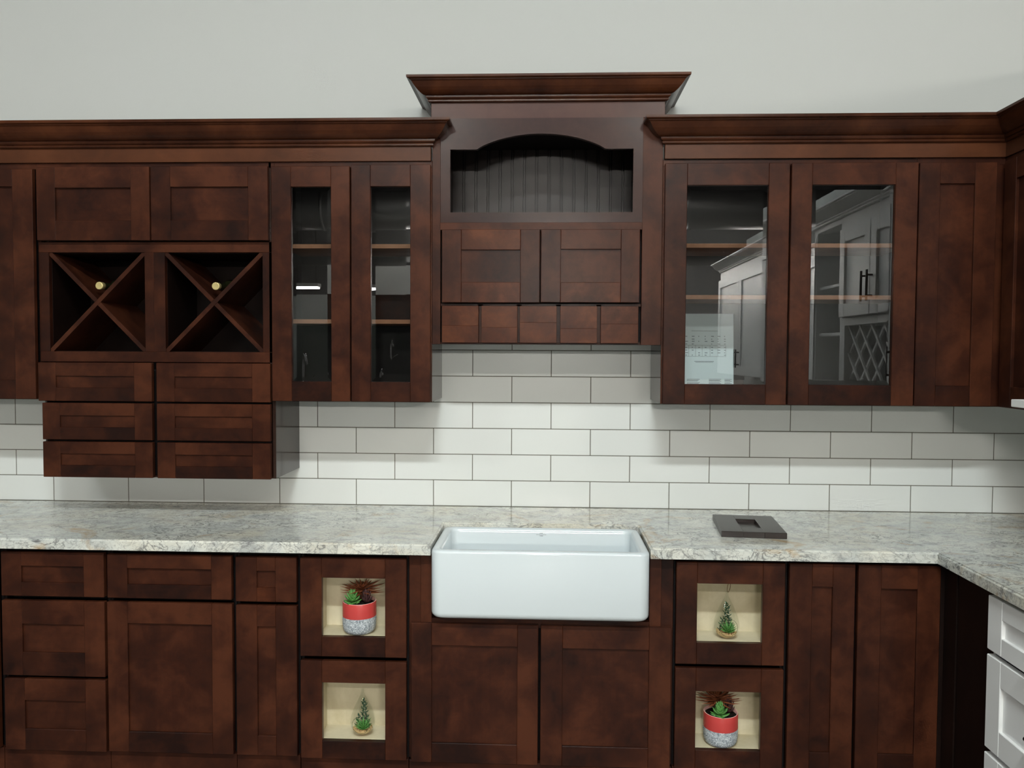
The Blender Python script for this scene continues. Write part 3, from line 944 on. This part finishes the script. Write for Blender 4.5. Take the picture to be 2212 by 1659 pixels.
def rrect(x0, x1, y0, y1, r, z, n=7):
    out = []
    for cx, cy, a0 in ((x1 - r, y1 - r, 0), (x0 + r, y1 - r, 90), (x0 + r, y0 + r, 180), (x1 - r, y0 + r, 270)):
        for i in range(n):
            a = math.radians(a0 + 90 * i / (n - 1))
            out.append((cx + r * math.cos(a), cy + r * math.sin(a), z))
    return out


sx0, sx1, sy0, sy1 = 1.5875, 2.2765, -0.676, -0.316
sink = thing('farmhouse_sink', 'white apron-front farmhouse sink set in the granite between the niches', 'sink', (1.932, -0.5, 0.682))
ST = 0.9025
rings = []
for ins, z in ((0.030, 0.682), (0.016, 0.6835), (0.007, 0.688), (0.002, 0.695), (0.0, 0.703), (0.0, ST - 0.010), (0.001, ST - 0.005), (0.004, ST - 0.001),
               (0.009, ST), (0.020, ST), (0.025, ST - 0.002), (0.0285, ST - 0.007), (0.030, ST - 0.014), (0.036, 0.735), (0.042, 0.718), (0.056, 0.708), (0.085, 0.704)):
    rr = max(0.012, 0.030 - ins * 0.35) if ins < 0.02 else 0.032 - (0.02 if ins < 0.01 else 0.0)
    rings.append(rrect(sx0 + ins, sx1 - ins, sy0 + ins, sy1 - ins, max(0.012, 0.032 - 0.3 * ins), z))
S = MB(); nr = len(rings[0]); V = [p for r in rings for p in r]; F = []
for k in range(len(rings) - 1):
    for i in range(nr):
        j = (i + 1) % nr
        F.append((k * nr + i, k * nr + j, (k + 1) * nr + j, (k + 1) * nr + i))
F.append(tuple(range(nr - 1, -1, -1))); F.append(tuple((len(rings) - 1) * nr + i for i in range(nr)))
S.raw(V, F, smooth=True)
S.build('basin', SINKW, sink)
lb = MB(); yl = -0.3465
for zc, w, segs in ((0.8875, 0.0023, ((-0.0055, -0.0022), (-0.0016, 0.0018), (0.0022, 0.0055))),
                    (0.8828, 0.0012, ((-0.0175, -0.0105), (-0.0098, -0.0072), (-0.0066, -0.001), (0.0, 0.004), (0.005, 0.0105), (0.011, 0.0175))),
                    (0.8785, 0.0023, ((-0.0065, -0.0050), (-0.0032, 0.0018), (0.0024, 0.0062)))):
    for a, bq in segs:
        q = a
        while q < bq - 0.0004:
            e = min(q + 0.0011, bq)
            lb.raw([(1.934 + q, yl, zc - w / 2), (1.934 + e, yl, zc - w / 2), (1.934 + e, yl, zc + w / 2), (1.934 + q, yl, zc + w / 2)], [(0, 1, 2, 3)])
            q += 0.00135
lb.build('printed_mark', INK, sink, 'small printed marks on the inner back wall', fixn=False)

# ---------------------------------------------------------------- sample door on the counter
sd = thing('sample_door', 'small dark square shaker sample door lying flat on the granite', 'sample door', (2.655, -0.348, ZC))
ang = math.radians(-5.5)
ca, sa = math.cos(ang), math.sin(ang)


def TS(u, v, z):     # door lies on its back: u across, z along depth, v down into thickness
    x, y = u, z
    return (2.655 + ca * x - sa * y, -0.348 + sa * x + ca * y, ZC + 0.0205 - v)


f = MB()
HW, HL = 0.1055, 0.141
f.box(-HW, -0.034, 0, 0.02, -HL, HL, 0.001, 0, T=TS)
f.box(0.034, HW, 0, 0.02, -HL, HL, 0.001, 0, T=TS)
f.box(-0.034, 0.034, 0.0003, 0.02, -HL, -0.070, 0.001, 1, T=TS)
f.box(-0.034, 0.034, 0.0003, 0.02, 0.070, HL, 0.001, 1, T=TS)
f.build('frame', WOOD_SAMPLE, sd)
MB().box(-0.036, 0.036, 0.0125, 0.018, -0.072, 0.072, 0, 0, T=TS).build('panel', WOOD_SAMPLE, sd)

# ---------------------------------------------------------------- sheet of paper in the glass cabinet
pp = thing('paper_sheet', 'white printed sheet standing behind the lower left glass of the wide cabinet', 'paper', (2.562, -0.02, 1.384))
P = MB()
px0, px1, pz0, pz1 = 2.455, 2.670, 1.384, 1.680
P.raw([(px0, -0.034, pz0), (px1, -0.034, pz0), (px1, -0.014, pz1), (px0, -0.014, pz1),
       (px0, -0.0336, pz0), (px1, -0.0336, pz0), (px1, -0.0136, pz1), (px0, -0.0136, pz1)],
      [(0, 1, 2, 3), (7, 6, 5, 4), (0, 4, 5, 1), (1, 5, 6, 2), (2, 6, 7, 3), (3, 7, 4, 0)])


def pt(u, w):
    return (px0 + u * (px1 - px0), -0.0344 + 0.02 * w, pz0 + w * (pz1 - pz0))


def mark(u0, u1, w0, w1):
    P.raw([pt(u0, w0), pt(u1, w0), pt(u1, w1), pt(u0, w1)], [(0, 1, 2, 3)], m=1)


mark(0.25, 0.72, 0.772, 0.776)
for w in (0.70, 0.665, 0.635, 0.60, 0.555, 0.52, 0.485, 0.455):
    u = 0.14
    while u < 0.84:
        l = random.choice((0.02, 0.035, 0.05))
        if random.random() < 0.75: mark(u, min(u + l, 0.86), w, w + 0.007)
        u += 0.115
for w in (0.585, 0.44): mark(0.10, 0.86, w, w + 0.003)
for u in (0.20, 0.32, 0.44, 0.58, 0.72, 0.86): mark(u, u + 0.004, 0.44, 0.585)
mark(0.30, 0.65, 0.375, 0.380); mark(0.32, 0.64, 0.362, 0.366)
for k, w in enumerate((0.140, 0.128, 0.116, 0.098, 0.086)):
    mark(0.17, 0.40 - 0.02 * (k % 3), w, w + 0.005); mark(0.56, 0.78 - 0.02 * (k % 2), w, w + 0.005); mark(0.84, 0.97 - 0.03 * (k % 2), w, w + 0.005)
P.build('sheet', [PAPER, INK], pp, 'paper with a faint printed table and text lines', fixn=False)

# ---------------------------------------------------------------- wine bottles
wb = thing('wine_bottle', 'dark wine bottle with gold cap lying in the left X cubby', 'bottle', (0.302, -0.268, 1.764), 'wine bottles in the X cubbies')
prof = [(0.0132, 0.016), (0.0136, 0.02), (0.0136, 0.075), (0.016, 0.09), (0.026, 0.11), (0.034, 0.128), (0.0365, 0.145), (0.0365, 0.245), (0.033, 0.249), (0.012, 0.247)]
TBt = lambda x, y, z: (0.302 + x, -0.268 + z, 1.764 + y)
MB().lathe(prof, 32, TBt).build('glass_body', BOTTLE, wb)
MB().lathe([(0.0105, 0.0005), (0.0132, 0.0), (0.0140, 0.0012), (0.0142, 0.004), (0.0142, 0.0225), (0.0137, 0.023), (0.0122, 0.0205)], 32, TBt).build('cap', CAPSULE, wb, 'gold foil cap')
w2 = copy_tree(wb)
w2.location = (0.738, -0.268, 1.763)
w2['label'] = 'dark wine bottle with gold cap lying in the right X cubby'

# ---------------------------------------------------------------- plants


def leaf(mb, base, az, el, L, w, th, droop=0.0, seg=6, tip=0.0):
    """one fleshy leaf: lens-shaped section, widest past the middle, pointed tip"""
    rings = []
    b0 = Vector(base)
    d = Vector((math.cos(az) * math.cos(el), math.sin(az) * math.cos(el), math.sin(el)))
    side = Vector((-math.sin(az), math.cos(az), 0))
    p = b0.copy()
    e = el
    V, F = [], []
    prof = [0.35, 0.75, 1.0, 0.95, 0.62, 0.24, 0.02]
    for k in range(seg + 1):
        dd = Vector((math.cos(az) * math.cos(e), math.sin(az) * math.cos(e), math.sin(e)))
        up = side.cross(dd) * -1
        q = prof[int(round(k * 6 / seg))]
        for a in range(6):
            t = a * math.pi / 3
            V.append(tuple(p + side * (w * q * 0.5 * math.cos(t)) + up * (th * (0.35 + 0.65 * q) * (0.5 if k < seg else 0.05) * math.sin(t))))
        p = p + dd * (L / seg)
        e += droop / seg
    for k in range(seg):
        for a in range(6):
            b_ = (a + 1) % 6
            F.append((k * 6 + a, k * 6 + b_, (k + 1) * 6 + b_, (k + 1) * 6 + a))
    F.append(tuple(range(5, -1, -1))); F.append(tuple(seg * 6 + a for a in range(6)))
    mb.raw(V, F, smooth=True)


def rosette(mb, c, layers, jit=0.15):
    for n, el, L, w, th, droop, z in layers:
        a0 = random.uniform(0, 6.28)
        for i in range(n):
            az = a0 + 2 * math.pi * i / n + random.uniform(-jit, jit)
            leaf(mb, (c[0], c[1], c[2] + z), az, el + random.uniform(-0.08, 0.08), L * random.uniform(0.9, 1.1), w, th, droop)


random.seed(21)
PL = (1.3385, -0.574, 0.6045)
pot = thing('succulent_planter', 'round pot, red over speckled grey, with succulents in the upper left niche', 'planter', PL, 'potted succulents in the niches')
TPt = lambda x, y, z: (PL[0] + x, PL[1] + y, PL[2] + z)
p = MB()
p.lathe([(0.034, 0.0), (0.042, 0.0015), (0.049, 0.007), (0.0525, 0.014), (0.0545, 0.026), (0.0552, 0.042), (0.0553, 0.0555)], 48, TPt, cap=False)
p.lathe([(0.0, 0.0), (0.034, 0.0)], 48, TPt, cap=False)
p.build('pot', SPECK, pot, 'blue grey speckled lower half', fixn=False)
p = MB()
p.lathe([(0.0553, 0.0555), (0.0555, 0.058), (0.0553, 0.080), (0.0548, 0.1015), (0.0540, 0.1035)], 48, TPt, cap=False)
p.build('glazed_band', RED, pot, 'glossy coral red upper band', fixn=False)
MB().lathe([(0.0540, 0.1035), (0.0530, 0.1045), (0.0515, 0.1035), (0.0510, 0.092)], 48, TPt, cap=False).build('rim', RIM, pot, fixn=False)
s = MB(); s.lathe([(0.0508, 0.093), (0.035, 0.0965), (0.015, 0.098), (0.001, 0.0985)], 32, TPt, cap=False); s.build('soil', SOIL, pot, fixn=False)
g = MB(); cg = (PL[0] - 0.018, PL[1] - 0.020, PL[2] + 0.096)
rosette(g, cg, ((9, 0.10, 0.034, 0.021, 0.007, 0.5, 0.004), (9, 0.45, 0.033, 0.021, 0.007, 0.6, 0.010), (8, 0.80, 0.032, 0.020, 0.007, 0.6, 0.015), (7, 1.10, 0.031, 0.018, 0.006, 0.4, 0.018), (5, 1.32, 0.030, 0.015, 0.006, 0.2, 0.020)))
g.build('green_succulent', GREEN, pot)
g = MB(); cg = (PL[0] + 0.026, PL[1] - 0.006, PL[2] + 0.096)
rosette(g, cg, ((9, 0.55, 0.032, 0.012, 0.006, 0.9, 0.002), (9, 0.95, 0.038, 0.012, 0.006, 0.6, 0.008), (6, 1.3, 0.040, 0.011, 0.006, 0.3, 0.012)))
g.build('plum_succulent', PLUM, pot)
g = MB(); cg = (PL[0] + 0.004, PL[1] + 0.022, PL[2] + 0.098)
g.tube([(cg[0], cg[1], cg[2] - 0.006), (cg[0], cg[1], cg[2] + 0.036)], 0.006, 8)
rosette(g, (cg[0], cg[1], cg[2] + 0.030), ((13, -0.05, 0.074, 0.012, 0.004, 0.3, 0.0), (14, 0.12, 0.078, 0.012, 0.004, 0.1, 0.004), (12, 0.34, 0.062, 0.011, 0.004, 0.1, 0.008), (8, 0.75, 0.036, 0.010, 0.004, 0.1, 0.010)))
g.build('rust_succulent', RUST, pot)
p2 = copy_tree(pot)
p2.location = (2.5215, -0.574, 0.2625)
p2.rotation_euler = (0, 0, math.radians(24))
p2['label'] = 'round pot, red over speckled grey, with succulents in the lower right niche'

# terrarium
TL = (1.349, -0.575, 0.2615)
ter = thing('glass_terrarium', 'teardrop glass terrarium with gravel and small plants in the lower left niche', 'terrarium', TL, 'teardrop terrariums in the niches')
TTt = lambda x, y, z: (TL[0] + x, TL[1] + y, TL[2] + z)
GP = [(0.006, 0.0), (0.016, 0.002), (0.026, 0.008), (0.035, 0.018), (0.0395, 0.030), (0.0410, 0.041), (0.0400, 0.054), (0.0365, 0.068), (0.031, 0.083),
      (0.0245, 0.098), (0.018, 0.111), (0.0115, 0.124), (0.0065, 0.135), (0.0042, 0.143), (0.0048, 0.149), (0.0030, 0.152)]


def rad(z):
    for (r0, z0), (r1, z1) in zip(GP, GP[1:]):
        if z0 <= z <= z1: return r0 + (r1 - r0) * (z - z0) / max(1e-6, z1 - z0)
    return 0.003


fine = []
for i in range(len(GP) - 1):
    for t in (0, 1 / 3, 2 / 3):
        fine.append((GP[i][0] + (GP[i + 1][0] - GP[i][0]) * t, GP[i][1] + (GP[i + 1][1] - GP[i][1]) * t))
fine.append(GP[-1])
gm = MB(); nn = 48
gm.lathe(fine, nn, TTt, cap=True)
hz, hr = 0.043, 0.0275
keepf, keeph, keepm, keeps = [], [], [], []
for ff, hh, mm_, ss in zip(gm.f, gm.h, gm.m, gm.sm):
    cxx = sum(gm.v[i][0] for i in ff) / len(ff) - TL[0]; cyy = sum(gm.v[i][1] for i in ff) / len(ff) - TL[1]; czz = sum(gm.v[i][2] for i in ff) / len(ff) - TL[2]
    if cyy < 0 and cxx ** 2 + (czz - hz) ** 2 < hr ** 2 and len(ff) == 4: continue
    keepf.append(ff); keeph.append(hh); keepm.append(mm_); keeps.append(ss)
gm.f, gm.h, gm.m, gm.sm = keepf, keeph, keepm, keeps
gm.build('glass_bulb', TERRA_GLASS, ter, 'clear teardrop glass')
rp = []
for i in range(40):
    a = 2 * math.pi * i / 40
    x, z = (hr + 0.001) * math.cos(a), hz + (hr + 0.001) * math.sin(a)
    rp.append(TTt(x, -math.sqrt(max(1e-6, rad(z) ** 2 - x * x)) - 0.0002, z))
MB().tube(rp, 0.0011, 6, closed=True).build('opening_rim', clear_glass('rim_glass', 1.6, (0.8, 0.83, 0.8)), ter)
pb = MB()
pb.lathe([(0.003, 0.0015), (0.014, 0.003), (0.024, 0.0085), (0.0325, 0.0175), (0.031, 0.0185), (0.012, 0.0165), (0.001, 0.016)], 32, TTt, cap=False)
for k in range(150):
    a = random.uniform(0, 6.28); r = 0.0325 * math.sqrt(random.random()); z = 0.0175 + 0.004 * (r / 0.033) ** 2 + random.uniform(-0.001, 0.001)
    s_ = random.uniform(0.0016, 0.003)
    bm = bmesh.new(); bmesh.ops.create_icosphere(bm, subdivisions=1, radius=s_)
    for q in bm.verts: q.co = q.co * random.uniform(0.8, 1.2)
    pb.add_bm(bm, lambda x, y, zz, a=a, r=r, z=z: TTt(x + r * math.cos(a), y + r * math.sin(a), zz + z))
tag(pb.build('gravel', PEBBLE, ter), None, None, kind='stuff')
g = MB(); cg = TTt(0.004, -0.010, 0.020)
rosette(g, cg, ((9, 0.35, 0.032, 0.0085, 0.004, 0.3, 0.0), (9, 0.72, 0.040, 0.0085, 0.004, 0.1, 0.001), (6, 1.1, 0.042, 0.008, 0.004, 0.0, 0.002)))
g.build('spiky_succulent', GREEN, ter)
g = MB()
for bx, by, hh, lean in ((0.010, 0.012, 0.082, 0.002), (-0.006, 0.014, 0.090, 0.004), (-0.022, 0.004, 0.040, -0.004), (0.022, 0.006, 0.052, -0.002)):
    b0 = Vector(TTt(bx, by, 0.018)); t0 = b0 + Vector((lean - bx * 0.55, -by * 0.4, hh))
    g.tube([tuple(b0), tuple((b0 + t0) / 2), tuple(t0)], 0.001, 6)
    nl = int(hh / 0.0075)
    for k in range(nl):
        q = b0.lerp(t0, (k + 1) / nl)
        for w_ in (0, math.pi):
            leaf(g, tuple(q), k * 1.3 + w_, 0.5, 0.0125, 0.0065, 0.0025, 0.4, seg=3)
g.build('leafy_sprig', DKGREEN, ter)
t2 = copy_tree(ter)
t2.location = (2.536, -0.573, 0.6075)
t2['label'] = 'teardrop glass terrarium with brown twine loop in the upper right niche'
# twine loop only on the right-hand one
lp = []
for i in range(29):
    a = -math.pi / 2 + 2 * math.pi * i / 28
    lp.append((2.539 + 0.0045 * math.cos(a) + 0.0035 * (math.sin(a) + 1) / 2 * 1.2, -0.573 - 0.004 * (math.sin(a) + 1) / 2, 0.6075 + 0.153 + 0.0165 * (1 + math.sin(a)) - 0.004))
tw = MB(); tw.tube(lp, 0.0009, 6)
tw.build('twine_loop', TWINE, t2, 'brown twine hanging loop')

# ---------------------------------------------------------------- lamps
for i, (x, y, z, hl, dp, s) in enumerate(LAMPS):
    nm = ['above the sink aisle', 'above the left end of the aisle', 'beyond the right-hand wall', 'over the rear left aisle', 'over the rear right aisle', 'far back at left as added fill', 'far back in the middle as added fill', 'far back at right as added fill', 'small and low behind the divider'][i]
    t = thing('ceiling_light', 'long white strip light hanging ' + nm, 'lamp', (x, y, z), 'strip lights of the showroom')
    b = MB()
    b.box(x - hl - 0.02, x + hl + 0.02, y - 0.11, y + 0.11, z + dp + 0.0005, z + dp + 0.065, 0.003)
    b.build('housing', LAMPBODY, t)
    d = MB()
    d.box(x - hl, x + hl, y - 0.095, y + 0.095, z, z + dp, 0)
    d.build('diffuser', LAMPGLOW[i], t)
    for q in (-hl * 0.8, hl * 0.8):
        MB().tube([(x + q, y, z + dp + 0.06), (x + q, y, 5.199)], 0.005, 6).build('hanger', DARKMETAL, t)

# ---------------------------------------------------------------- showroom behind the camera (mirrored in the glass)
for x0, y, z, r, nm in ((-6, -11.2, 3.95, 0.34, 'fat galvanised duct under the black ceiling'), (-6, -12.6, 3.35, 0.2, 'thinner galvanised duct below the fat one'),
                        (-6, -6.3, 4.85, 0.25, 'galvanised duct between the two rows of strip lights')):
    m = MB()
    m.tube([(x0 + 0.01 + 0.5 * i, y, z) for i in range(32)], r, 24)
    for i in range(6):
        xx = -4.5 + 2.6 * i
        m.tube([(xx, y, z), (xx + 0.05, y, z)], r + 0.012, 24)
        m.box(xx + 0.01, xx + 0.04, y - 0.01, y + 0.01, z + r - 0.01, 5.199, 0)
    tag(m.build('air_duct', DUCT), nm, 'duct')
c = thing('dark_wall_cabinet', 'dark brown wall cabinet on the divider behind the camera', 'cabinet', (0.1, -8.85, 1.93))
MB().box(-0.95, 1.2, -8.998, -8.72, 1.93, 2.33, 0.002, 1).build('body', WOOD, c)
fb = MB().box(-0.95, 1.2, -8.998, -8.80, 0.3, 1.92, 0.002).build('display_board', BLACKBOARD)
tag(fb, 'black display board with chrome faucets under the dark cabinet', 'display board')
sb = MB().box(-2.3, -0.97, -8.998, -8.80, 0.3, 1.92, 0.002).build('display_board', SAGE)
tag(sb, 'grey green display board with one tall chrome faucet', 'display board')


def faucet(x, z, label, k=1.0):
    t = thing('chrome_faucet', label, 'faucet', (x, -8.8, z), 'chrome faucets on the display boards')
    m = MB()
    pts = [(x, -8.799, z), (x, -8.72, z), (x, -8.70, z + 0.03 * k)] + [(x, -8.70 + 0.09 * k * (1 - math.cos(a)), z + 0.16 * k + 0.09 * k * math.sin(a)) for a in [i * math.pi / 8 for i in range(9)]]
    pts = [(p[0], min(p[1], -8.5), p[2]) for p in pts]
    pts = [(x + (0.0 if i < 3 else 0.05 * k * (i - 3) / 8), p[1] if i < 3 else -8.70 + (p[1] + 8.70) * 0.6, p[2]) for i, p in enumerate(pts)]
    m.tube(pts, 0.014 * k, 10)
    m.build('spout', CHROME, t)
    MB().tube([(x + 0.012, -8.72, z + 0.02), (x + 0.09 * k, -8.70, z + 0.07 * k)], 0.008 * k, 8).build('lever', CHROME, t)


faucet(-1.5, 1.05, 'tall chrome faucet on the grey green display board', 1.8)
for i, (fx, fz) in enumerate(((-0.62, 1.50), (-0.25, 1.42), (0.15, 1.5), (-0.75, 1.0), (-0.40, 1.02), (0.0, 1.0))):
    faucet(fx, fz, ('chrome faucet in the upper row of the black display board', 'chrome faucet in the lower row of the black display board')[i // 3], 1.1)
